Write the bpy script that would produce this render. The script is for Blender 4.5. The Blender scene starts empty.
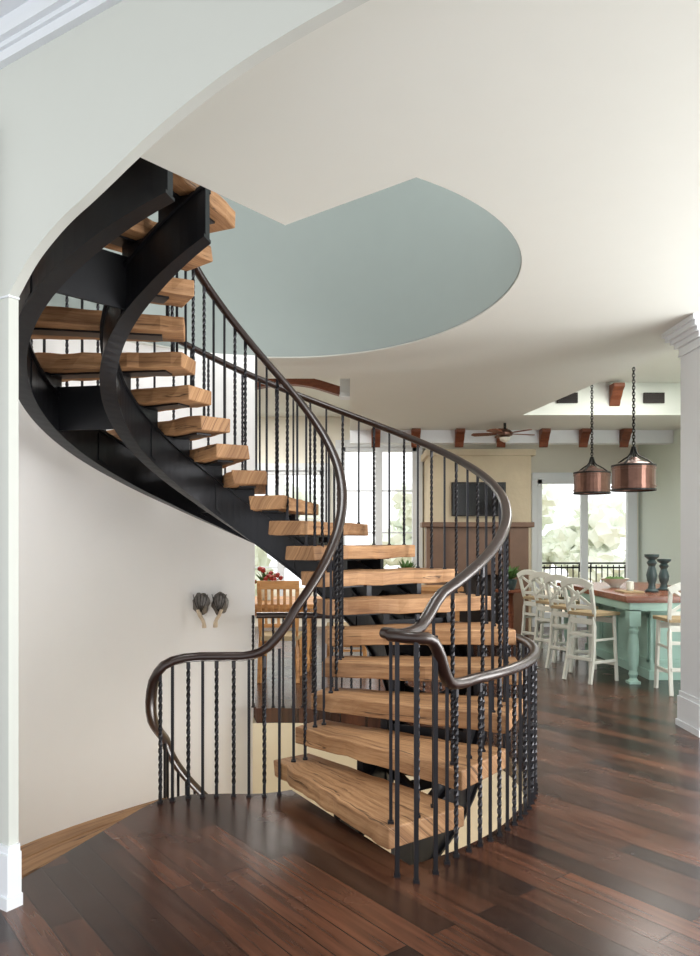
import bpy, bmesh, math, random
from mathutils import Vector, Matrix, noise
random.seed(7)
D=math.radians
C=Vector((-0.62,4.95,0)); R=0.182; A1=-63.0
scene=bpy.context.scene
scene.view_settings.view_transform='Standard'
# nonuniform tread angles
STEPS=[15.7]*11+[16.5,18,19,19,19,19,19]+[17]*6
ANG=[A1]
for s_ in STEPS: ANG.append(ANG[-1]+s_)
def TA(n): return ANG[n-1]
def NA(a):
    if a<=A1: return 1+(a-A1)/15.7
    for i in range(len(STEPS)):
        if a<=ANG[i+1]: return 1+i+(a-ANG[i])/STEPS[i]
    return len(ANG)+(a-ANG[-1])/17
def Lz(a): return R*NA(a)
# ---------------------------------------------------------------- materials
def new_mat(name):
    m=bpy.data.materials.new(name); m.use_nodes=True
    nt=m.node_tree; b=nt.nodes['Principled BSDF']; return m,nt,b
def srgb(r,g,b):
    f=lambda c:((c/255+0.055)/1.055)**2.4 if c/255>0.04045 else c/255/12.92
    return (f(r),f(g),f(b),1)
def plain(name,col,rough=0.5,metal=0.0,var=0.06,scale=6,bump=0.0,bscale=60,coat=0,spec=None):
    m,nt,b=new_mat(name)
    tc=nt.nodes.new('ShaderNodeTexCoord'); n=nt.nodes.new('ShaderNodeTexNoise'); n.inputs['Scale'].default_value=scale
    nt.links.new(tc.outputs['Object'],n.inputs['Vector'])
    mx=nt.nodes.new('ShaderNodeMix'); mx.data_type='RGBA'
    c=srgb(*col); mx.inputs['A'].default_value=tuple(x*(1-var) for x in c[:3])+(1,); mx.inputs['B'].default_value=tuple(min(1,x*(1+var)) for x in c[:3])+(1,)
    nt.links.new(n.outputs['Fac'],mx.inputs['Factor']); nt.links.new(mx.outputs['Result'],b.inputs['Base Color'])
    b.inputs['Roughness'].default_value=rough; b.inputs['Metallic'].default_value=metal
    if coat: b.inputs['Coat Weight'].default_value=coat; b.inputs['Coat Roughness'].default_value=0.2
    if bump:
        n2=nt.nodes.new('ShaderNodeTexNoise'); n2.inputs['Scale'].default_value=bscale
        nt.links.new(tc.outputs['Object'],n2.inputs['Vector'])
        bp=nt.nodes.new('ShaderNodeBump'); bp.inputs['Strength'].default_value=bump; bp.inputs['Distance'].default_value=0.01
        nt.links.new(n2.outputs['Fac'],bp.inputs['Height']); nt.links.new(bp.outputs['Normal'],b.inputs['Normal'])
    return m
def woodmat(name,c1,c2,c3,rough=0.55,use_uv=True,sx=3.0,sy=45.0,blot=0.7,cracks=False):
    m,nt,b=new_mat(name)
    tc=nt.nodes.new('ShaderNodeTexCoord'); mp=nt.nodes.new('ShaderNodeMapping')
    mp.inputs['Scale'].default_value=(sx,sy,sy)
    nt.links.new(tc.outputs['UV' if use_uv else 'Object'],mp.inputs['Vector'])
    n=nt.nodes.new('ShaderNodeTexNoise'); n.inputs['Scale'].default_value=1; n.inputs['Detail'].default_value=10; n.inputs['Roughness'].default_value=0.72; n.inputs['Distortion'].default_value=0.2
    nt.links.new(mp.outputs[0],n.inputs['Vector'])
    mp2=nt.nodes.new('ShaderNodeMapping'); mp2.inputs['Scale'].default_value=(1.6,5,5)
    nt.links.new(tc.outputs['UV' if use_uv else 'Object'],mp2.inputs['Vector'])
    n2=nt.nodes.new('ShaderNodeTexNoise'); n2.inputs['Scale'].default_value=1; n2.inputs['Detail'].default_value=5
    nt.links.new(mp2.outputs[0],n2.inputs['Vector'])
    cr=nt.nodes.new('ShaderNodeValToRGB'); e=cr.color_ramp.elements
    e[0].position=0.30; e[0].color=srgb(*c1); e[1].position=0.70; e[1].color=srgb(*c3)
    k=e.new(0.46); k.color=srgb(*c2)
    nt.links.new(n.outputs['Fac'],cr.inputs['Fac'])
    mx=nt.nodes.new('ShaderNodeMix'); mx.data_type='RGBA'; mx.blend_type='MULTIPLY'; mx.inputs['Factor'].default_value=blot
    cr2=nt.nodes.new('ShaderNodeValToRGB'); cr2.color_ramp.elements[0].position=0.32; cr2.color_ramp.elements[0].color=(0.5,0.44,0.40,1); cr2.color_ramp.elements[1].position=0.6; cr2.color_ramp.elements[1].color=(1,1,1,1)
    nt.links.new(n2.outputs['Fac'],cr2.inputs['Fac'])
    nt.links.new(cr.outputs['Color'],mx.inputs['A']); nt.links.new(cr2.outputs['Color'],mx.inputs['B'])
    last=mx.outputs['Result']; hsrc=n.outputs['Fac']
    if cracks:
        mp3=nt.nodes.new('ShaderNodeMapping'); mp3.inputs['Scale'].default_value=(1.4,20,20); mp3.inputs['Location'].default_value=(3,5,0)
        nt.links.new(tc.outputs['UV'],mp3.inputs['Vector'])
        n3=nt.nodes.new('ShaderNodeTexNoise'); n3.inputs['Scale'].default_value=1; n3.inputs['Detail'].default_value=3
        nt.links.new(mp3.outputs[0],n3.inputs['Vector'])
        c3_=nt.nodes.new('ShaderNodeValToRGB'); q=c3_.color_ramp.elements; q[0].position=0.0;q[0].color=(1,1,1,1);q[1].position=1.0;q[1].color=(1,1,1,1)
        for pos,v in((.635,1),(.65,.2),(.665,.2),(.68,1)):
            z=q.new(pos); z.color=(v,v*.85 if v<1 else 1,v*.75 if v<1 else 1,1)
        nt.links.new(n3.outputs['Fac'],c3_.inputs['Fac'])
        mx2=nt.nodes.new('ShaderNodeMix'); mx2.data_type='RGBA'; mx2.blend_type='MULTIPLY'; mx2.inputs['Factor'].default_value=.9
        nt.links.new(last,mx2.inputs['A']); nt.links.new(c3_.outputs['Color'],mx2.inputs['B']); last=mx2.outputs['Result']
    nt.links.new(last,b.inputs['Base Color']); b.inputs['Roughness'].default_value=rough
    bp=nt.nodes.new('ShaderNodeBump'); bp.inputs['Strength'].default_value=0.5; bp.inputs['Distance'].default_value=0.005
    nt.links.new(hsrc,bp.inputs['Height']); nt.links.new(bp.outputs['Normal'],b.inputs['Normal'])
    return m
def floormat():
    m,nt,b=new_mat('dark_plank_floor')
    tc=nt.nodes.new('ShaderNodeTexCoord'); mp=nt.nodes.new('ShaderNodeMapping'); mp.inputs['Rotation'].default_value=(0,0,D(52))
    nt.links.new(tc.outputs['Object'],mp.inputs['Vector'])
    br=nt.nodes.new('ShaderNodeTexBrick'); br.inputs['Scale'].default_value=1; br.inputs['Brick Width'].default_value=1.5; br.inputs['Row Height'].default_value=0.125
    br.inputs['Mortar Size'].default_value=0.003; br.inputs['Mortar Smooth'].default_value=0.3; br.offset=0.37
    br.inputs['Color1'].default_value=srgb(104,66,48); br.inputs['Color2'].default_value=srgb(42,27,22); br.inputs['Mortar'].default_value=srgb(12,8,6)
    nt.links.new(mp.outputs[0],br.inputs['Vector'])
    mp2=nt.nodes.new('ShaderNodeMapping'); mp2.inputs['Scale'].default_value=(2,28,1)
    nt.links.new(mp.outputs[0],mp2.inputs['Vector'])
    n=nt.nodes.new('ShaderNodeTexNoise'); n.inputs['Scale'].default_value=1; n.inputs['Detail'].default_value=6
    nt.links.new(mp2.outputs[0],n.inputs['Vector'])
    cr=nt.nodes.new('ShaderNodeValToRGB'); cr.color_ramp.elements[0].position=0.3; cr.color_ramp.elements[0].color=(0.35,0.33,0.33,1); cr.color_ramp.elements[1].position=0.7; cr.color_ramp.elements[1].color=(1.1,1.08,1.05,1)
    nt.links.new(n.outputs['Fac'],cr.inputs['Fac'])
    mx=nt.nodes.new('ShaderNodeMix'); mx.data_type='RGBA'; mx.blend_type='MULTIPLY'; mx.inputs['Factor'].default_value=0.85
    nt.links.new(br.outputs['Color'],mx.inputs['A']); nt.links.new(cr.outputs['Color'],mx.inputs['B'])
    nt.links.new(mx.outputs['Result'],b.inputs['Base Color'])
    n3=nt.nodes.new('ShaderNodeTexNoise'); n3.inputs['Scale'].default_value=3; n3.inputs['Detail'].default_value=5
    nt.links.new(tc.outputs['Object'],n3.inputs['Vector'])
    mr=nt.nodes.new('ShaderNodeMapRange'); mr.inputs['To Min'].default_value=0.16; mr.inputs['To Max'].default_value=0.34
    nt.links.new(n3.outputs['Fac'],mr.inputs['Value']); nt.links.new(mr.outputs[0],b.inputs['Roughness'])
    bp=nt.nodes.new('ShaderNodeBump'); bp.inputs['Strength'].default_value=0.3; bp.inputs['Distance'].default_value=0.003
    nt.links.new(br.outputs['Fac'],bp.inputs['Height']); bp.invert=True
    nt.links.new(bp.outputs['Normal'],b.inputs['Normal'])
    return m
def emis(name,col,s):
    m,nt,b=new_mat(name); b.inputs['Base Color'].default_value=srgb(*col); b.inputs['Emission Color'].default_value=srgb(*col); b.inputs['Emission Strength'].default_value=s; return m
M=dict(
 wall=plain('white_plaster',(248,248,248),0.7,bump=0.03,var=0.01),
 ceil=plain('ceiling_plaster',(230,233,227),0.75,var=0.01),
 arch=plain('arch_plaster',(204,208,202),0.7,var=0.01),
 green=plain('blue_green_plaster',(146,155,152),0.6,var=0.02),
 pale=plain('pale_green_plaster',(222,234,224),0.7,var=0.01),
 trim=plain('trim_paint',(228,233,238),0.4,var=0.01),
 cream=plain('cream_wall',(238,234,222),0.7,var=0.02),
 stone=plain('limestone_chimney',(206,192,166),0.8,var=0.16,scale=2.5,bump=0.5,bscale=14),
 floor=floormat(),
 tread=woodmat('reclaimed_oak',(118,84,56),(172,128,88),(208,166,122),blot=.75,cracks=True,rough=.62,sx=2.2,sy=36),
 wood=woodmat('golden_wood',(150,98,54),(196,140,84),(214,164,108),0.45,False,4,30),
 top=woodmat('counter_wood',(110,64,46),(140,84,60),(164,104,76),0.25,False,4,30),
 rail=plain('mahogany_rail',(40,23,18),0.3,var=0.3,scale=9,coat=0.25),
 steel=plain('blackened_steel',(36,37,41),0.34,0.5,var=0.25,bump=0.03,scale=4),
 iron=plain('wrought_iron',(52,52,56),0.42,0.7,var=0.15),
 mint=plain('mint_paint',(168,204,192),0.5,var=0.05,scale=12),
 chair=plain('white_chair_paint',(222,224,214),0.5,var=0.04,scale=15),
 seat=plain('woven_seat',(170,150,116),0.8,var=0.2,scale=60),
 copper=plain('aged_copper',(110,82,72),0.32,0.85,var=0.35,scale=14),
 corb=woodmat('corbel_wood',(90,44,26),(122,66,40),(140,80,50),0.5,False,10,40),
 black=plain('black_metal',(26,24,24),0.5,0.4),
 tv=plain('screen_glass',(16,18,20),0.12),
 brown=plain('fire_surround',(116,88,70),0.5,var=0.2),
 leaf=plain('leaf_green',(80,116,56),0.6,var=0.4,scale=25),
 tree=plain('daylit_foliage',(232,238,224),0.8,var=0.1,scale=3),  # near-white: bright daylight on the trees is put into the foliage colour
 red=plain('red_petals',(150,40,34),0.6,var=0.3,scale=30),
 teal=plain('teal_ceramic',(58,76,78),0.35,var=0.2),
 dark=plain('dark_grille',(40,30,26),0.7),
 bulb=emis('lamp_bulb',(255,214,160),6),
 tan=plain('tan_shell',(214,196,172),0.4,var=0.2,scale=30),
 pewter=plain('pewter_shell',(112,108,104),0.35,0.6,var=0.5,scale=50),
 low=plain('lower_hall_plaster',(236,226,200),0.7,var=0.02),
 lfl=plain('lower_hall_floor',(196,170,130),0.5,var=0.1),
)
# ---------------------------------------------------------------- mesh builder
class B:
    def __init__(s): s.v=[];s.f=[];s.m=[];s.uv=[];s.mats=[]
    def mi(s,k):
        if k not in s.mats: s.mats.append(k)
        return s.mats.index(k)
    def add(s,vs,fs,mat,uvs=None):
        o=len(s.v); s.v+= [tuple(v) for v in vs]; i=s.mi(mat)
        s.uv+= uvs if uvs else [(v[0],v[1]) for v in vs]
        for f in fs: s.f.append([a+o for a in f]); s.m.append(i)
    def box(s,a,b,mat):
        x0,y0,z0=a;x1,y1,z1=b
        vs=[(x0,y0,z0),(x1,y0,z0),(x1,y1,z0),(x0,y1,z0),(x0,y0,z1),(x1,y0,z1),(x1,y1,z1),(x0,y1,z1)]
        s.add(vs,[(0,3,2,1),(4,5,6,7),(0,1,5,4),(1,2,6,5),(2,3,7,6),(3,0,4,7)],mat)
    def beam(s,p0,p1,w,h,mat,up=(0,0,1)):
        p0=Vector(p0);p1=Vector(p1);t=(p1-p0).normalized();up=Vector(up)
        sd=t.cross(up)
        if sd.length<1e-3: sd=t.cross(Vector((1,0,0)))
        sd.normalize();u=sd.cross(t)
        vs=[p+sd*a*w/2+u*b*h/2 for p in(p0,p1) for a,b in((-1,-1),(1,-1),(1,1),(-1,1))]
        s.add(vs,[(0,1,2,3),(7,6,5,4),(0,4,5,1),(1,5,6,2),(2,6,7,3),(3,7,4,0)],mat)
    def lathe(s,prof,o,mat,n=20,axis=None):
        o=Vector(o);vs=[];fs=[]
        rot=Matrix.Identity(3) if axis is None else Vector((0,0,1)).rotation_difference(Vector(axis).normalized()).to_matrix()
        for r,z in prof:
            for i in range(n):
                a=2*math.pi*i/n; vs.append(o+rot@Vector((r*math.cos(a),r*math.sin(a),z)))
        for j in range(len(prof)-1):
            for i in range(n):
                k=(i+1)%n; fs.append((j*n+i,j*n+k,(j+1)*n+k,(j+1)*n+i))
        fs.append(tuple(range(n))[::-1]); fs.append(tuple(range((len(prof)-1)*n,len(prof)*n)))
        s.add(vs,fs,mat)
    def cyl(s,p0,p1,r,mat,n=10,r2=None):
        p0=Vector(p0);p1=Vector(p1); s.lathe([(r,0),(r if r2 is None else r2,(p1-p0).length)],p0,mat,n,p1-p0)
    def sweep(s,pts,prof,mat,vertical=False,closed=False):
        pts=[Vector(p) for p in pts];n=len(prof);vs=[];fs=[]
        for i,p in enumerate(pts):
            if closed: t=pts[(i+1)%len(pts)]-pts[i-1]
            else: t=pts[min(i+1,len(pts)-1)]-pts[max(i-1,0)]
            t.normalize(); sd=t.cross(Vector((0,0,1)))
            if sd.length<1e-3: sd=Vector((1,0,0))
            sd.normalize(); u=Vector((0,0,1)) if vertical else sd.cross(t)
            for a,b in prof: vs.append(p+sd*a+u*b)
        L=len(pts)
        for j in range(L if closed else L-1):
            j2=(j+1)%L
            for i in range(n):
                k=(i+1)%n; fs.append((j*n+i,j*n+k,j2*n+k,j2*n+i))
        if not closed: fs.append(tuple(range(n))[::-1]); fs.append(tuple(range((L-1)*n,L*n)))
        s.add(vs,fs,mat)
    def torus(s,o,r,rr,ax,mat,sc=1.0,n=12,m=5):
        o=Vector(o);vs=[];fs=[]
        for i in range(n):
            a=2*math.pi*i/n
            for j in range(m):
                b=2*math.pi*j/m
                h=(r+rr*math.cos(b))*math.cos(a); z=(r+rr*math.cos(b))*math.sin(a)*sc; w=rr*math.sin(b)
                vs.append(o+(Vector((h,w,z)) if ax else Vector((w,h,z))))
        for i in range(n):
            for j in range(m):
                fs.append((i*m+j,((i+1)%n)*m+j,((i+1)%n)*m+(j+1)%m,i*m+(j+1)%m))
        s.add(vs,fs,mat)
    def blob(s,o,r,mat,jit=0.25,sub=2,sc=(1,1,1)):
        bm=bmesh.new(); bmesh.ops.create_icosphere(bm,subdivisions=sub,radius=1)
        o=Vector(o); seed=Vector((random.random()*50,0,0))
        vs=[o+Vector(tuple(v.co[i]*r*sc[i]*(1+jit*noise.noise(v.co*2.2+seed)) for i in range(3))) for v in bm.verts]
        fs=[tuple(v.index for v in f.verts) for f in bm.faces]; bm.free(); s.add(vs,fs,mat)
    def obj(s,name,parent=None,smooth=False,bevel=0,angle=40):
        me=bpy.data.meshes.new(name); me.from_pydata(s.v,[],s.f)
        for k in s.mats: me.materials.append(M[k])
        me.polygons.foreach_set('material_index',s.m)
        uvl=me.uv_layers.new(name='UVMap')
        for l in me.loops: uvl.data[l.index].uv=s.uv[l.vertex_index]
        bm=bmesh.new(); bm.from_mesh(me); bmesh.ops.recalc_face_normals(bm,faces=bm.faces); bm.to_mesh(me); bm.free()
        o=bpy.data.objects.new(name,me); scene.collection.objects.link(o)
        if smooth:
            me.shade_smooth()
            md=o.modifiers.new('es','EDGE_SPLIT'); md.split_angle=D(angle)
        if bevel:
            md=o.modifiers.new('bev','BEVEL'); md.width=bevel; md.segments=2; md.limit_method='ANGLE'
        if parent: o.parent=parent
        return o
def empty(name):
    o=bpy.data.objects.new(name,None); scene.collection.objects.link(o); return o
def P(a,r,z=0): return Vector((C.x+r*math.cos(D(a)),C.y+r*math.sin(D(a)),z))
def arc(a0,a1,r,z=0,st=3):
    n=max(2,int(abs(a1-a0)/st)+1); return [P(a0+(a1-a0)*i/(n-1),r,z) for i in range(n)]
def slab(name,loops,z0,z1,mat):
    cu=bpy.data.curves.new(name,'CURVE'); cu.dimensions='2D'; cu.fill_mode='BOTH'
    for lp in loops:
        sp=cu.splines.new('POLY'); sp.points.add(len(lp)-1)
        for i,p in enumerate(lp): sp.points[i].co=(p[0],p[1],0,1)
        sp.use_cyclic_u=True
    cu.extrude=(z1-z0)/2
    t=bpy.data.objects.new('tmp',cu); scene.collection.objects.link(t); t.location.z=0
    dg=bpy.context.evaluated_depsgraph_get(); me=bpy.data.meshes.new_from_object(t.evaluated_get(dg))
    bpy.data.objects.remove(t)
    for v in me.vertices: v.co.z+=(z0+z1)/2
    me.materials.clear(); me.materials.append(M[mat])
    o=bpy.data.objects.new(name,me); scene.collection.objects.link(o); return o
def smooth(pts,it=2):
    pts=[Vector(p) for p in pts]
    for _ in range(it):
        q=[pts[0]]
        for a,b in zip(pts,pts[1:]): q+=[a*.75+b*.25,a*.25+b*.75]
        q.append(pts[-1]); pts=q
    return pts
def curved_wall(name,a0,a1,r,th,z0,z1,mat,st=3,pts=None):
    b=B(); b.sweep(pts or arc(a0,a1,r+th/2,(z0+z1)/2,st),[(-th/2,-(z1-z0)/2),(th/2,-(z1-z0)/2),(th/2,(z1-z0)/2),(-th/2,(z1-z0)/2)],mat,vertical=True)
    return b.obj(name,smooth=True)
def oval(a0,a1,r,z=0,st=3):
    out=[]
    for p in arc(a0,a1,r,z,st):
        if p.y>C.y: p.y=C.y+(p.y-C.y)*1.2
        out.append(p)
    return out
# ---------------------------------------------------------------- shell
RH=1.74; FT=.13
hole=arc(-59,97,RH)+arc(98,242,2.03)+[Vector(p).to_3d() for p in [(-1.46,3.3),(-1.17,4.18),(-1.1,4.33),(-0.95,4.42)]]+arc(-100,-59,0.52)
slab('floor',[[(-4,-3),(5.2,-3),(5.2,13.2),(-4,13.2)],[(p.x,p.y) for p in hole]],-FT,0,'floor')
curved_wall('wall_stairwell',97.5,245.5,1.97,0.12,-3.3,3.2,'wall')
curved_wall('wall_lower_stairwell',-113,98,RH,0.35,-3.3,-FT-.002,'low')
slab('floor_lower_hall',[arc(0,357,2.1)],-3.5,-3.3,'lfl')
RC=1.71
ch=oval(-57,258,RC)+[Vector((-0.35,4.05,0))]
slab('ceiling',[[(-2.63,3.98),(2.44,0.75),(5.2,0.75),(5.2,6.3),(2.95,6.3),(2.35,10.2),(5.2,10.2),(5.2,11.6),(0,11.6),(0,7.9),(-4,7.9),(-4,3.98)],[(p.x,p.y) for p in ch]],3.2,3.64,'ceil')
slab('ceiling_raised',[[(-4,7.3),(2.4,7.3),(2.4,6.0),(5.2,6.0),(5.2,13.2),(-4,13.2)]],3.641,3.75,'ceil')
curved_wall('wall_upper_rotunda',0,0,0,0.1,3.645,6.2,'green',pts=oval(-57,236,RC+.05,(3.645+6.2)/2))
curved_wall('trim_rotunda_edge',0,0,0,0.004,3.21,3.645,'green',pts=oval(-57,236,RC-.003,(3.21+3.645)/2))
slab('ceiling_upper',[[(-3.5,2),(2.5,2),(2.5,8),(-3.5,8)]],6.2,6.3,'ceil')
# arched wall in front of stair hall
ad=Vector((0.845,-0.535,0)).normalized(); an=Vector((0.535,0.845,0)).normalized(); th=0.045; ao=Vector((-1.37,3.1,0))-an*th
b=B()
L=1.68
ts=[0,.06,.11,.2,.29,.45,.6,.73,.86,1.0]; zs=[2.5,2.6,2.66,2.74,2.79,2.9,2.98,3.03,3.06,3.08]
cur=[(t*L,z) for t,z in zip(ts,zs)]
cur=[(cur[0][0],2.5)]+[(p.x,p.y) for p in smooth([(a,c,0) for a,c in cur],2)][1:]
cur+= [(2*L-a+0.5,c) for a,c in cur[::-1]]
vs=[];fs=[]
for s_,z in cur:
    for off in(0,th):
        for zz in (z,3.9): vs.append(ao+ad*s_+an*off+Vector((0,0,zz)))
for i in range(len(cur)-1):
    a=i*4;c=a+4
    fs+=[(a,c,c+1,a+1),(a+2,a+3,c+3,c+2),(a,a+2,c+2,c)]
b.add(vs,fs,'arch')
def wallbox(b,s0,s1,o0,o1,z0,z1,mat):
    q=[ao+ad*s+an*o for s,o in((s0,o0),(s1,o0),(s1,o1),(s0,o1))]
    b.add([p+Vector((0,0,z)) for z in(z0,z1) for p in q],[(0,3,2,1),(4,5,6,7),(0,1,5,4),(1,2,6,5),(2,3,7,6),(3,0,4,7)],mat)
wallbox(b,-2.6,0,0,th,0,3.9,'arch'); wallbox(b,2*L+.5,5.0,0,th,0,3.9,'arch')
b.obj('wall_arch')
b=B(); wallbox(b,-2.6,0.02,-0.018,th,0,0.22,'trim'); wallbox(b,-2.6,0.03,-0.028,th,0,0.05,'trim'); wallbox(b,-2.6,0.012,-0.01,th,0.22,0.25,'trim'); b.obj('baseboard_left')
b=B()
for o,z0,z1 in((-.03,3.44,3.48),(-.07,3.5,3.57),(-.13,3.57,3.66),(-.18,3.66,3.7)): wallbox(b,-2.6,5,o,0,z0,z1,'trim')
wallbox(b,-2.6,5,-.045,0,3.48,3.5,'trim')
b.obj('trim_crown_left')
b=B(); wallbox(b,-0.4,0.008,-0.005,th,2.492,2.5,'trim'); b.obj('trim_impost')
q=[ao+ad*-2.6,ao+ad*5,ao+ad*5-an*2.5,ao+ad*-2.6-an*2.5]
slab('ceiling_entry',[[(p.x,p.y) for p in q]],3.7,3.9,'ceil')
# right pier
b=B(); b.box((2.68,5.72,0),(3.6,6.08,3.2),'trim'); b.obj('wall_right_pier')
b=B(); b.box((2.66,5.70,0),(3.6,6.1,0.24),'trim'); b.box((2.67,5.71,0.24),(3.6,6.09,0.28),'trim'); b.box((2.65,5.69,0),(3.6,6.11,0.05),'trim'); b.obj('baseboard_right_pier')
b=B()
for e,z0,z1 in((.015,2.98,3.0),(.035,3.05,3.09),(.06,3.09,3.12),(.09,3.12,3.16),(.11,3.16,3.198)): b.box((2.68-e,5.72-e,z0),(3.7,6.08+e,z1),'trim')
b.box((2.67,5.71,3.0),(3.6,6.09,3.05),'trim'); b.obj('trim_crown_right_pier')
# walls
b=B(); b.box((5.0,6.3,0),(5.2,13.0,3.64),'pale'); b.obj('wall_right')
b=B()
for y0,y1 in((.9,1.2),(5.4,6.3)): b.box((5.0,y0,0),(5.2,y1,3.2),'cream')
b.box((5.0,1.2,2.9),(5.2,5.4,3.2),'cream'); b.box((5.0,1.2,0),(5.2,5.4,.3),'cream'); b.obj('added_wall_right_entry')  # unseen wall added to give the right-hand fill light an opening
b=B()
for y in(1.2,2.25,3.3,4.35,5.34): b.box((5.04,y,.3),(5.12,y+.06,2.9),'trim')
for z in(.3,1.6,2.85): b.box((5.05,1.2,z),(5.11,5.4,z+.05),'trim')
b.obj('window_4')  # invented window frame, added out of view around the fill light
b=B(); b.box((-4.2,3.9,0),(-4,13.2,3.64),'cream'); b.obj('wall_left')
ops=[(-1.95,-.45,.2,2.7),(-.15,1.15,.9,3.1),(3.24,4.85,0,2.54)]
b=B(); x=-4
for x0,x1,z0,z1 in ops:
    b.box((x,13,0),(x0,13.2,3.64),'cream'); b.box((x0,13,z1),(x1,13.2,3.64),'cream')
    if z0>0: b.box((x0,13,0),(x1,13.2,z0),'cream')
    x=x1
b.box((x,13,0),(5.2,13.2,3.64),'cream'); b.obj('wall_far')
for i,(x0,x1,z0,z1) in enumerate(ops):
    b=B(); f=.07; ya,yb=(12.95,13.1) if i!=2 else (12.92,12.998)
    for a,c in(((x0,z0),(x0+f,z1)),((x1-f,z0),(x1,z1)),((x0,z1-f),(x1,z1)),((x0,z0),(x1,z0+f))): b.box((a[0],ya,a[1]),(c[0],yb,c[1]),'trim')
    xx=(x0+x1)/2; b.box((xx-.06,ya+.01,z0),(xx+.06,yb-.005,z1),'trim')
    if i!=2:
        for zz in (z0+(z1-z0)*.33,z0+(z1-z0)*.66): b.box((x0,12.99,zz-.012),(x1,13.05,zz+.012),'trim')
    else:
        b.box((x0,ya+.02,0),(x1,yb-.01,.25),'trim')
        for s_ in(-.1,.1): b.cyl((xx+s_,12.9,.95),(xx+s_,12.9,1.1),.012,'black')
    b.box((x0-.1,12.9,z1),(x1+.1,12.998,z1+.12),'trim'); b.box((x0-.1,12.93,z0),(x0,12.998,z1),'trim'); b.box((x1,12.93,z0),(x1+.1,12.998,z1),'trim')
    b.obj(('window_%d'%(i+1)) if i!=2 else 'door_1')
b=B()
for zz in (.12,1.0,1.08):b.box((3,13.6,zz-.015),(5.2,13.63,zz+.015),'black')
for k in range(22): xk=3+2.2*k/21; b.box((xk-.008,13.6,-.02),(xk+.008,13.62,1.05),'black')
b.obj('balcony_railing')
b=B(); b.box((0,11.6,3.0),(5.0,11.8,3.199),'trim'); b.obj('trim_far_beam')
# corbels
def corbel(b,x,y,z,s=1.0):
    pr=[(0,0),(-.2,0),(-.2,-.05),(-.14,-.09),(-.1,-.15),(-.05,-.2),(-.02,-.26),(0,-.28)]
    w=.07*s
    vs=[(x+sx*w,y+p[0]*s,z+p[1]*s) for sx in(-1,1) for p in pr]; n=len(pr)
    b.add(vs,[tuple(range(n)),tuple(range(n,2*n))[::-1]]+[(i,(i+1)%n,(i+1)%n+n,i+n) for i in range(n)],'corb')
b=B()
for px in(376,416,460,502,545,585,626): corbel(b,(px-350)/750*11.5,11.598,3.198,.95)
corbel(b,(617-350)/750*10.1,10.198,3.6)
b.obj('trim_corbels')
b=B()
for px in (568,655):
    x=(px-350)/750*10.15; b.box((x-.14,10.17,3.36),(x+.14,10.199,3.5),'dark')
    for k in range(5): b.box((x-.13,10.16,3.375+k*.026),(x+.13,10.175,3.383+k*.026),'black')
b.obj('trim_air_grilles')
b=B(); b.sweep(smooth([(-1.6,9.0,3.25),(-.9,9.0,3.42),(-.5,9.0,3.40),(-.12,9.0,3.28)],2),[(-.06,-.05),(.06,-.05),(.06,.05),(-.06,.05)],'corb'); b.box((-1.75,8.9,3.2),(-1.6,9.1,3.64),'corb'); b.box((-.12,8.9,3.2),(-.001,9.1,3.64),'trim'); b.obj('trim_arched_timber_beam')
# ---------------------------------------------------------------- staircase
stair=empty('spiral_staircase')
NT=19
def tread(b,am,ri,ro,wi,wo,zt,th=.1,n=18):
    u=Vector((math.cos(D(am)),math.sin(D(am)),0)); v=Vector((-u.y,u.x,0)); sd=random.random()*40
    def pt(f,sgn,z):
        r=ri+(ro-ri)*f; w=wi+(wo-wi)*f
        j=0.022*noise.noise(Vector((r*9,sgn*5+sd,z*9)))
        return C+u*r+v*(sgn*w/2+j)+Vector((0,0,z+0.008*noise.noise(Vector((r*6,sd,sgn+z)))))
    vs=[];uvs=[];fs=[]
    # separate rows of vertices per side so the grain is mapped along every face
    for i in range(n):
        f=i/(n-1); w=(wi+(wo-wi)*f)/2; ul=ri+(ro-ri)*f+sd
        for sgn,z in((-1,zt),(1,zt),(1,zt-th),(-1,zt-th)):
            vs.append(pt(f,sgn,z)); uvs.append((ul, (sgn*.22)+sd*1.7+(z-zt)))
    for j in range(n-1):
        for i in range(4):
            k=(i+1)%4; fs.append((j*4+i,j*4+k,(j+1)*4+k,(j+1)*4+i))
    fs.append((3,2,1,0)); e=(n-1)*4; fs.append((e,e+1,e+2,e+3)); b.add(vs,fs,'tread',uvs)
b=B()
for n in range(1,NT+1):
    tread(b,TA(n)+8.6,.46,1.70,.25,.49,n*R)
b.obj('treads',stair,bevel=.008)
SD=-135; ST=17
b=B()
bt=[Vector((-1.16,4.24,0)),Vector((-1.44,3.27,0))]; ft=[Vector((-1.2,4.93,0)),Vector((-2.12,3.42,0))]
nb=4
for k in range(nb):
    f0=k/nb;f1=(k+1)/nb-.012
    def row(f):
        out=[]
        for i in range(9):
            t=i/8; p=(bt[0].lerp(ft[0],f)).lerp(bt[1].lerp(ft[1],f),t); p=p+Vector((-.85,.5,0))*0.12*math.sin(math.pi*t)*f
            out.append(p)
        return out
    r0=row(f0);r1=row(f1);vs=[];uv=[]
    for i in range(9):
        for p,z,fv in((r0[i],-R,f0),(r1[i],-R,f1),(r1[i],-R-.09,f1),(r0[i],-R-.09,f0)):
            vs.append(p+Vector((0,0,z))); uv.append((i*.14+k*3,fv*.6+z+k*7))
    fs=[(3,2,1,0),(32,33,34,35)]
    for j in range(8):
        for i in range(4): q_=(i+1)%4; fs.append((j*4+i,j*4+q_,(j+1)*4+q_,(j+1)*4+i))
    b.add(vs,fs,'tread',uv)
for k in range(2,15):
    am=SD-ST*(k-1)+4
    tread(b,am,.5,1.93 if am>-255 else 1.70,.25,.56,-R*k)
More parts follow.
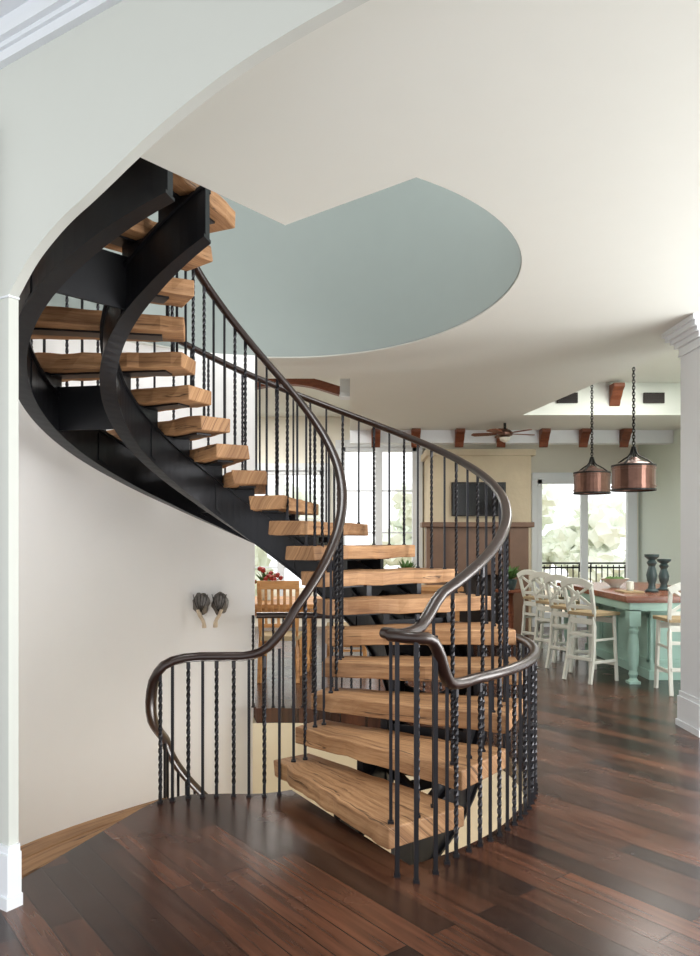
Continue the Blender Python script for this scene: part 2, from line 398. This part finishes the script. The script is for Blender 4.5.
b.obj('lower_treads',stair,bevel=.006)
# stringers
b=B()
SI,SO=.93,1.44; hh=.135
for r in(SI,SO):
    w=.03
    pts=[P(a,r,max(Lz(a)-.30-hh,-.6)) for a in range(-54,264,3)]
    b.sweep(pts,[(-w,-hh),(w,-hh),(w,hh),(-w,hh)],'steel',vertical=True)
    for sgn in (1,-1):
        b.sweep([p+Vector((0,0,sgn*hh)) for p in pts],[(-w-.02,-.008),(w+.02,-.008),(w+.02,.008),(-w-.02,.008)],'steel',vertical=True)
    for k in range(8,len(pts)-4,12):
        b.sweep([pts[k],pts[k+1]],[(-w-.008,-hh*.75),(w+.008,-hh*.75),(w+.008,hh*.75),(-w-.008,hh*.75)],'steel',vertical=True)
    for n in range(1,NT+1):
        a=TA(n)+(8 if n>1 else 11)
        dA=(.13 if n>1 else .05)/r*57.3
        b.sweep([P(a+t*dA,r,0) for t in(-.5,0,.5,1)],[(-.022,n*R-.37),(.022,n*R-.37),(.022,n*R-.102),(-.022,n*R-.102)],'steel',vertical=True)
for n in range(1,NT+1):
    a=TA(n)+7
    if n%3==0:
        z=Lz(a)-.29
        b.beam(P(a,SI,z-.1),P(a,SO,z-.1),.02,.3,'steel')
    z=n*R-.102-.006
    b.beam(P(a+2,.6,z),P(a+2,1.6,z),.12,.012,'steel')
    if 2<=n<=7: # cross bracing under the lower flight
        z=Lz(a)-.30-hh; z2=Lz(a+13)-.30-hh
        b.beam(P(a,SI,z),P(a+13,SO,z2),.03,.06,'steel'); b.beam(P(a,SO,z),P(a+13,SI,z2),.03,.06,'steel')
b.obj('stringers',stair)
b=B()
for r in(SI,SO):
    pts=[P(SD-ST-t,r,-t/ST*R-.75) for t in range(0,220,4)]
    b.sweep(pts,[(-.03,-hh),(.03,-hh),(.03,hh),(-.03,hh)],'steel',vertical=True)
b.obj('lower_stringers',stair)
# rails
prof=[(.031*math.cos(t)*1.05,.027*math.sin(t)) for t in [2*math.pi*i/14 for i in range(14)]]
RI=.57; RO=1.62; RG=1.79
def zi(a): return Lz(a)+.86
def zo(a): return Lz(a)+.88
inner=[P(a,RI,zi(a)) for a in range(250,-60,-3)]
inner+=[P(-63,RI,1.02),P(-70,RI,.93),P(-78,RI,.85),P(-88,RI,.82),P(-98,RI+.01,.82),Vector((-.93,4.365,.82)),Vector((-1.05,4.29,.80)),Vector((-1.11,4.27,.73)),Vector((-1.15,4.33,.6)),Vector((-1.18,4.45,.45)),Vector((-1.2,4.65,.33))]
def zl(ang): return .2-(185-ang)/ST*R
inner+=[P(a,RI+.02,zl(a)) for a in range(185,20,-4)]
inner=smooth(inner,1)
b=B(); b.sweep(inner,prof,'rail')
outer=[Vector((.16,3.44,1.075)),Vector((.22,3.35,1.075)),P(-59,1.75,1.075),P(-55,1.68,1.09)]+[P(a,RO,zo(a)) for a in range(-49,246,3)]
b.sweep(smooth(outer,1),prof,'rail')
g=[Vector((.18,3.38,1.07)),Vector((.28,3.28,1.07)),P(-58.5,1.88,1.06),P(-57.2,1.88,1.0),P(-56,1.87,.9),P(-54.5,1.85,.84),P(-51,1.82,.825)]+[P(a,RG,.825) for a in range(-47,100,3)]
b.sweep(smooth(g,1),prof,'rail')
b.obj('handrails',stair,smooth=True,angle=60)
# balusters
bal=B()
def baluster(p,z0,z1,tw=False,w=.0155):
    L_=z1-z0
    if L_<.1: return
    if tw:
        n=max(8,int(L_/.022)); prof4=[(-1,-1),(1,-1),(1,1),(-1,1)]; vs=[];fs=[]
        for i in range(n+1):
            f=i/n; t=min(1,max(0,(f-.08)/.84)); ang=t*math.pi*2*L_*5
            for a,c in prof4:
                x=a*w/2*1.12;y=c*w/2*1.12
                vs.append((p.x+x*math.cos(ang)-y*math.sin(ang),p.y+x*math.sin(ang)+y*math.cos(ang),z0+L_*f))
        for j in range(n):
            for i in range(4):
                k=(i+1)%4; fs.append((j*4+i,j*4+k,(j+1)*4+k,(j+1)*4+i))
        bal.add(vs,fs,'iron')
    else:
        bal.beam((p.x,p.y,z0),(p.x,p.y,z1),w,w,'iron')
    bal.box((p.x-.014,p.y-.014,z0),(p.x+.014,p.y+.014,z0+.012),'iron')
cnt=0
for n in range(1,NT+1):
    a=TA(n)
    for da in(3,11):
        baluster(P(a+da,RI),n*R,zi(a+da),cnt%2==1); cnt+=1
    for da in(2.0,7.3,12.6):
        aa=a+da; r=RO if aa>-52 else (1.67)
        baluster(P(aa,r),n*R,max(1.08,zo(aa)),cnt%2==1); cnt+=1
for a in (-69,-78,-87,-96): baluster(P(a,RI),0,.86 if a>-75 else .82,a in(-78,-96))
for i,(p,z) in enumerate(((Vector((-.78,4.385,0)),.82),(Vector((-.86,4.38,0)),.82),(Vector((-.94,4.36,0)),.82),(Vector((-1.02,4.31,0)),.8),(Vector((-1.08,4.27,0)),.76))): baluster(p,0,z,i%2==0)
for i in range(54):
    a=-54+i*152/53
    baluster(P(a,RG+(.03 if i==0 else 0)),0,.825,i%2==1)
for p in (Vector((.21,3.34,0)),Vector((.29,3.285,0)),P(-57.5,1.87)): baluster(p,0,1.07,False,.02)
for k in range(2,12):
    a=SD-ST*(k-1)+4
    for da in(0,8):
        ang=(a+da)%360
        if 20<ang<190: baluster(P(ang,RI+.02),-R*k,zl(ang),False)
bal.obj('balusters',stair)
# ---------------------------------------------------------------- ornament on curved wall
b=B()
for sx in(-1,1):
    pc=Vector((-1.25+sx*.08,6.72+(-.02 if sx<0 else .02),.93))
    b.blob(pc,.1,'pewter',jit=.2,sub=3,sc=(.75,.3,1.0))
    for k in range(5):
        t=-.5+.25*k; b.sweep(smooth([pc+Vector((0,-.035,-.08)),pc+Vector((t*.09,-.045,.0)),pc+Vector((t*.13,-.03,.085))],1),[(.003*math.cos(t_),.003*math.sin(t_)) for t_ in [j*math.pi/3 for j in range(6)]],'black')
    b.sweep(smooth([pc+Vector((sx*.02,-.03,-.05)),pc+Vector((sx*.0,-.04,-.11)),pc+Vector((-sx*.03,-.04,-.15)),pc+Vector((-sx*.035,-.035,-.21))],2),[(.024*math.cos(t),.016*math.sin(t)) for t in [k*math.pi/4 for k in range(8)]],'tan')
    b.cyl(pc,pc+Vector((0,.16,0)),.008,'iron',6)
b.obj('wall_shell_ornament',smooth=True)
# ---------------------------------------------------------------- kitchen
def stool(x,y,rot,name='counter_stool',K=.88):
    b=B(); hs=.7
    def q(px,py,z): 
        c,s=math.cos(rot),math.sin(rot); px*=K;py*=K; return Vector((x+px*c-py*s,y+px*s+py*c,z))
    for sy in(-1,1):
        b.beam(q(.2,sy*.2,0),q(.17,sy*.18,hs),.034,.034,'chair')
        pts=[q(-.27,sy*.2,0),q(-.2,sy*.19,.3),q(-.18,sy*.19,hs),q(-.22,sy*.2,.85),q(-.28,sy*.21,1.05)]
        b.sweep(smooth(pts,1),[(-.018,-.018),(.018,-.018),(.018,.018),(-.018,.018)],'chair')
        b.beam(q(.19,sy*.195,.22),q(-.22,sy*.195,.22),.025,.03,'chair')
        b.beam(q(.18,sy*.185,.45),q(-.19,sy*.19,.45),.022,.025,'chair')
    for px,z in((.195,.18),(-.23,.25),(-.19,.5)): b.beam(q(px,-.19,z),q(px,.19,z),.025,.035,'chair')
    b.beam(q(.19,-.19,.64),q(.19,.19,.64),.025,.06,'chair'); b.beam(q(-.18,-.19,.64),q(-.18,.19,.64),.025,.06,'chair')
    vs=[q(*t) for t in((.23,-.23,hs),(.23,.23,hs),(-.21,.2,hs),(-.21,-.2,hs),(.23,-.23,hs+.035),(.23,.23,hs+.035),(-.21,.2,hs+.035),(-.21,-.2,hs+.035))]
    b.add(vs,[(0,3,2,1),(4,5,6,7),(0,1,5,4),(1,2,6,5),(2,3,7,6),(3,0,4,7)],'seat')
    top=smooth([q(-.28,-.23,1.01),q(-.295,-.1,1.07),q(-.295,.1,1.07),q(-.28,.23,1.01)],2)
    b.sweep(top,[(-.015,-.035),(.015,-.035),(.015,.035),(-.015,.035)],'chair')
    b.beam(q(-.21,-.19,.79),q(-.21,.19,.79),.022,.04,'chair')
    b.sweep(smooth([q(-.21,-.19,.8),q(-.25,0,.92),q(-.27,.19,1.02)],1),[(-.01,-.015),(.01,-.015),(.01,.015),(-.01,.015)],'chair')
    b.sweep(smooth([q(-.21,.19,.8),q(-.25,0,.92),q(-.27,-.19,1.02)],1),[(-.01,-.015),(.01,-.015),(.01,.015),(-.01,.015)],'chair')
    b.torus(q(-.26,0,.915),.045,.012,False,'chair')
    b.obj(name,bevel=.004)
X0,X1,Y0,Y1=2.84,4.1,7.72,10.3
for y in(8.05,8.75,9.45,10.15): stool(2.6,y,0.55)
stool(3.27,7.42,1.52)
b=B()
b.box((X0,Y0,.87),(X1,Y1,.92),'top'); b.box((X0+.02,Y0+.02,.85),(X1-.02,Y1-.02,.87),'top')
b.box((X0+.06,Y0+.06,.76),(X1-.06,Y1-.06,.85),'mint')
b.box((X0+.38,Y0+.32,.06),(X1-.06,Y1-.1,.76),'mint'); b.box((X0+.36,Y0+.30,0),(X1-.04,Y1-.08,.1),'mint')
for k in range(2):
    xa=X0+.42+k*.4
    b.box((xa,Y0+.305,.18),(xa+.34,Y0+.32,.22),'mint');b.box((xa,Y0+.305,.66),(xa+.34,Y0+.32,.70),'mint');b.box((xa,Y0+.305,.18),(xa+.04,Y0+.32,.7),'mint');b.box((xa+.3,Y0+.305,.18),(xa+.34,Y0+.32,.7),'mint')
for k in range(4):
    ya=Y0+.36+k*.52
    b.box((X0+.365,ya,.18),(X0+.38,ya+.46,.22),'mint');b.box((X0+.365,ya,.66),(X0+.38,ya+.46,.7),'mint');b.box((X0+.365,ya,.18),(X0+.38,ya+.04,.7),'mint');b.box((X0+.365,ya+.42,.18),(X0+.38,ya+.46,.7),'mint')
lp=[(.05,0),(.055,.03),(.035,.06),(.05,.1),(.035,.14),(.05,.2),(.06,.35),(.055,.45),(.04,.52),(.055,.56),(.04,.6)]
for lx,ly in((X0+.12,Y0+.12),(X1-.12,Y0+.12),(X0+.12,Y1-.12)):
    b.lathe(lp,(lx,ly,0),'mint',16); b.box((lx-.06,ly-.06,.6),(lx+.06,ly+.06,.78),'mint')
    b.box((lx-.06,ly-.06,0),(lx+.06,ly+.06,.03),'mint')
b.obj('kitchen_island',bevel=.004)
def turned(name,x,y,z,h,mat,k=1):
    b=B(); pr=[(.07,0),(.075,.04),(.045,.09),(.035,.2),(.05,.3),(.06,.45),(.045,.6),(.035,.68),(.055,.78),(.035,.85),(.075,.93),(.08,1.0)]
    b.lathe([(r*k,t*h) for r,t in pr],(x,y,z),mat,18); b.obj(name,smooth=True)
turned('candle_pedestal',3.36,8.35,.921,.42,'teal'); turned('candle_pedestal',3.62,8.65,.921,.36,'teal')
b=B(); b.lathe([(.05,0),(.06,.02),(.16,.1),(.17,.11),(.15,.1),(.04,.03)],(3.25,9.2,.921),'chair',20)
for i in range(6): b.blob((3.25+.08*math.cos(i),9.2+.08*math.sin(i),1.01),.045,'leaf',.1,1)
b.obj('fruit_bowl',smooth=True)
b=B(); b.box((2.98,8.15,.921),(3.2,8.45,.94),'seat'); b.lathe([(.03,0),(.04,.02),(.04,.1),(.035,.1)],(3.1,8.3,.94),'chair',14); b.obj('serving_tray')
def pendant(x,y,zt,ztop,name='drum_pendant_light',r=.215):
    b=B(); h=.25; zb=zt-h; n=32
    prof=[(r-.006,zb),(r,zb),(r,zt),(r-.006,zt)]
    vs=[];fs=[]
    for rr,z in prof:
        for i in range(n): a=2*math.pi*i/n; vs.append((x+rr*math.cos(a),y+rr*math.sin(a),z))
    for j in range(4):
        for i in range(n): k=(i+1)%n; jj=(j+1)%4; fs.append((j*n+i,j*n+k,jj*n+k,jj*n+i))
    b.add(vs,fs,'copper')
    n2=32; vs=[];prc=[(r+.004,zt),(r*.8,zt+.025),(.07,zt+.06),(.03,zt+.09)]
    for rr,z in prc:
        for i in range(n2): a=2*math.pi*i/n2; vs.append((x+rr*math.cos(a),y+rr*math.sin(a),z))
    b.add(vs,[(j*n2+i,j*n2+(i+1)%n2,(j+1)*n2+(i+1)%n2,(j+1)*n2+i) for j in range(3) for i in range(n2)],'copper')
    for z in(zb,zb+.035,zt-.03,zt): b.sweep([(x+(r+.003)*math.cos(2*math.pi*i/n),y+(r+.003)*math.sin(2*math.pi*i/n),z) for i in range(n)],[(-.006,-.009),(.006,-.009),(.006,.009),(-.006,.009)],'black' if z in(zb,zt) else 'copper',vertical=True,closed=True)
    for i in range(4):
        a=math.pi/4+i*math.pi/2
        b.sweep(smooth([(x+r*math.cos(a),y+r*math.sin(a),zt),(x+.12*math.cos(a),y+.12*math.sin(a),zt+.07),(x+.04*math.cos(a),y+.04*math.sin(a),zt+.11),(x+.012*math.cos(a),y+.012*math.sin(a),zt+.2)],1),[(-.01,-.006),(.01,-.006),(.01,.006),(-.01,.006)],'black')
        b.cyl((x+.09*math.cos(a),y+.09*math.sin(a),zb+.07),(x+.09*math.cos(a),y+.09*math.sin(a),zb+.17),.012,'chair',8)
        b.blob((x+.09*math.cos(a),y+.09*math.sin(a),zb+.2),.025,'bulb',0,1,(1,1,1.4))
    b.beam((x-.1,y-.1,zb+.07),(x+.1,y+.1,zb+.07),.012,.012,'black'); b.beam((x+.1,y-.1,zb+.07),(x-.1,y+.1,zb+.07),.012,.012,'black')
    b.cyl((x,y,zb+.07),(x,y,zt+.22),.01,'black')
    z=zt+.22;i=0
    while z<ztop-.03:
        b.torus((x,y,z+.018),.014,.0055,i%2==0,'black',sc=1.6,n=8,m=4); z+=.032;i+=1
    b.lathe([(.06,0),(.06,.02),(.02,.04)],(x,y,ztop-.04),'black',16)
    b.obj(name)
pendant(2.95,7.8,2.27,3.64); pendant(3.0,9.3,2.33,3.64)
# ceiling fan
b=B(); fx,fy=2.25,10.9
b.cyl((fx,fy,3.1),(fx,fy,3.199),.02,'black'); b.lathe([(.05,0),(.11,.03),(.12,.07),(.07,.11)],(fx,fy,2.99),'copper',18); b.lathe([(.02,0),(.07,.03),(.08,.07)],(fx,fy,2.92),'cream',16)
for i in range(5):
    a=i*2*math.pi/5+.3; d=Vector((math.cos(a),math.sin(a),0)); s=Vector((-d.y,d.x,.12))
    o=Vector((fx,fy,3.04)); vs=[o+d*t+s*w+Vector((0,0,zz)) for zz in(0,.012) for t,w in((.12,-.03),(.25,-.065),(.45,-.07),(.49,0),(.45,.07),(.25,.065),(.12,.03))]
    b.add(vs,[tuple(range(7))[::-1],tuple(range(7,14))]+[(k,(k+1)%7,(k+1)%7+7,k+7) for k in range(7)],'corb')
b.obj('ceiling_fan')
b=B(); b.box((1.28,12.0,0),(2.9,12.99,2.85),'stone'); b.box((1.22,11.95,2.85),(2.96,12.99,2.95),'stone')
b.obj('wall_chimney_breast')
b=B(); b.box((1.62,11.93,1.88),(2.48,11.99,2.42),'black'); b.box((1.64,11.925,1.9),(2.46,11.935,2.40),'tv'); b.obj('television')
b=B(); b.box((1.2,11.75,0),(1.5,11.99,1.7),'brown'); b.box((2.5,11.75,0),(2.8,11.99,1.7),'brown'); b.box((1.5,11.8,.95),(2.5,11.99,1.7),'brown'); b.box((1.12,11.7,1.7),(2.88,11.99,1.78),'brown'); b.box((1.5,11.9,0),(2.5,11.99,.95),'dark'); b.obj('fireplace_surround',bevel=.01)
def plant(name,x,y,z,r,mat='leaf',pot='teal',flowers=False):
    b=B(); b.lathe([(.06,0),(.09,.1),(.1,.16),(.085,.16)],(x,y,z),pot,16)
    for i in range(50):
        a=random.uniform(0,6.28); t=random.uniform(.2,1); d=Vector((math.cos(a)*t,math.sin(a)*t,random.uniform(.3,1.1))).normalized()
        p0=Vector((x,y,z+.15)); p1=p0+d*r*random.uniform(.5,1.0); s=d.cross(Vector((0,0,1))).normalized()*.03
        m=(p0+p1)/2+Vector((0,0,.02)); b.add([p0,m-s,p1,m+s],[(0,1,2,3)],mat); b.beam(p0,m,.004,.004,'leaf')
        if flowers and i%3==0: b.blob(p1,.035,'red',.4,1)
    b.obj(name)
b=B(); b.box((.3,9.9,.82),(1.5,10.35,.88),'wood'); b.box((.35,9.93,.1),(1.45,10.33,.82),'wood')
for k in range(2): b.box((.4+k*.53,9.915,.2),(.86+k*.53,9.93,.76),'top')
for lx in(.38,1.4):
    for ly in(9.97,10.27): b.box((lx,ly,0),(lx+.05,ly+.05,.1),'wood')
b.obj('sideboard',bevel=.005)
plant('potted_fern',.75,10.1,.88,.24)
b=B(); b.lathe([(.2,0),(.2,.03),(.04,.06),(.05,.35),(.035,.66),(.06,.7),(.26,.72),(.26,.75)],(2.42,11.3,0),'corb',24); b.obj('side_table',smooth=True)
plant('potted_plant',2.42,11.3,.75,.3)
b=B(); b.box((-1.75,8.4,.73),(-.35,9.6,.78),'wood'); b.box((-1.65,8.5,.64),(-.45,9.5,.73),'wood')
for lx in(-1.6,-.5):
    for ly in(8.55,9.45): b.lathe([(.035,0),(.05,.1),(.035,.2),(.055,.4),(.04,.55),(.055,.64)],(lx,ly,0),'wood',12)
b.obj('dining_table',bevel=.005)
plant('flower_arrangement',-1.0,9.0,.78,.24,'leaf','chair',True)
def dchair(x,y,rot):
    b=B()
    def q(px,py,z):
        c,s=math.cos(rot),math.sin(rot); return Vector((x+px*c-py*s,y+px*s+py*c,z))
    for sy in(-1,1):
        b.beam(q(.2,sy*.2,0),q(.19,sy*.19,.44),.04,.04,'wood')
        b.sweep(smooth([q(-.24,sy*.2,0),q(-.2,sy*.19,.45),q(-.27,sy*.2,1.05)],1),[(-.02,-.02),(.02,-.02),(.02,.02),(-.02,.02)],'wood')
        b.beam(q(.19,sy*.19,.2),q(-.21,sy*.19,.2),.025,.025,'wood')
    vs=[q(*t) for t in((.23,-.23,.44),(.23,.23,.44),(-.22,.2,.44),(-.22,-.2,.44),(.23,-.23,.49),(.23,.23,.49),(-.22,.2,.49),(-.22,-.2,.49))]
    b.add(vs,[(0,3,2,1),(4,5,6,7),(0,1,5,4),(1,2,6,5),(2,3,7,6),(3,0,4,7)],'seat')
    b.beam(q(-.27,-.22,1.03),q(-.27,.22,1.03),.03,.09,'wood'); b.beam(q(-.22,-.19,.6),q(-.22,.19,.6),.025,.04,'wood')
    for k in range(5): b.beam(q(-.22,-.13+.065*k,.6),q(-.265,-.13+.065*k,1.0),.03,.012,'wood')
    b.obj('dining_chair',bevel=.004)
dchair(-.75,8.1,math.pi/2); dchair(-1.35,8.1,math.pi/2); dchair(-.05,9.0,math.pi)
# exterior
slab('ground_terrace',[[(-8,13.25),(12,13.25),(12,24),(-8,24)]],-.2,-.02,'stone')
b=B()
for i in range(34):
    x=-6+i*.5+random.uniform(-.2,.2); zc=random.uniform(.3,2.4)
    for k in range(4): b.blob((x+random.uniform(-.4,.4),20+random.uniform(-1,1),zc+random.uniform(-.4,.4)),random.uniform(.25,.5),'tree',.8,3)
b.obj('tree_row',smooth=True)
# ---------------------------------------------------------------- lights
w=bpy.data.worlds.new('sky'); scene.world=w; w.use_nodes=True
bg=w.node_tree.nodes['Background']; bg.inputs['Color'].default_value=(.97,.98,1,1); bg.inputs['Strength'].default_value=1.75
def area(name,loc,rot,sx,sy,pw,col=(1,1,1)):
    l=bpy.data.lights.new(name,'AREA'); l.shape='RECTANGLE'; l.size=sx; l.size_y=sy; l.energy=pw; l.color=col
    o=bpy.data.objects.new(name,l); scene.collection.objects.link(o); o.location=loc; o.rotation_euler=rot; return o
area('fill_light_right',(5.3,3.3,1.6),(0,math.pi/2,0),2.6,4.2,430,(1,.985,.96))  # added fill from outside the view, brightens the ceiling and stairwell wall
area('fill_light_dining',(-1.8,10.5,3.6),(0,0,0),2,2,160,(1,.97,.92))  # unseen fill added above the dining room, no fixture modelled
area('fill_light_kitchen',(3.9,8.4,3.62),(0,0,0),1.2,2.5,100,(1,.97,.92))  # extra fill added over the kitchen, separate from the pendants
area('fill_light_upper',(-.6,4.6,6.1),(0,0,0),1.5,1.5,90)  # added overhead fill for the rotunda and the stairwell below
area('fill_light_lower_hall',(-.6,5,-3.1),(math.pi,0,0),1.6,1.6,120,(1,.98,.95))  # hidden upward fill, added to lift the stairwell wall
pl=bpy.data.lights.new('fill_point_upper_hall','POINT'); pl.energy=26; pl.shadow_soft_size=.2; po=bpy.data.objects.new('fill_point_upper_hall',pl); scene.collection.objects.link(po); po.location=(.3,4.7,4.6)  # hidden point fill, added to grade the rotunda wall lighter on the right
# ---------------------------------------------------------------- camera
cd=bpy.data.cameras.new('camera'); cam=bpy.data.objects.new('camera',cd); scene.collection.objects.link(cam)
cam.location=(0,0,1.5); cam.rotation_euler=(math.pi/2,0,0); cd.sensor_fit='AUTO'; cd.sensor_width=36; cd.lens=750/956*36; cd.shift_y=62/956
scene.camera=cam
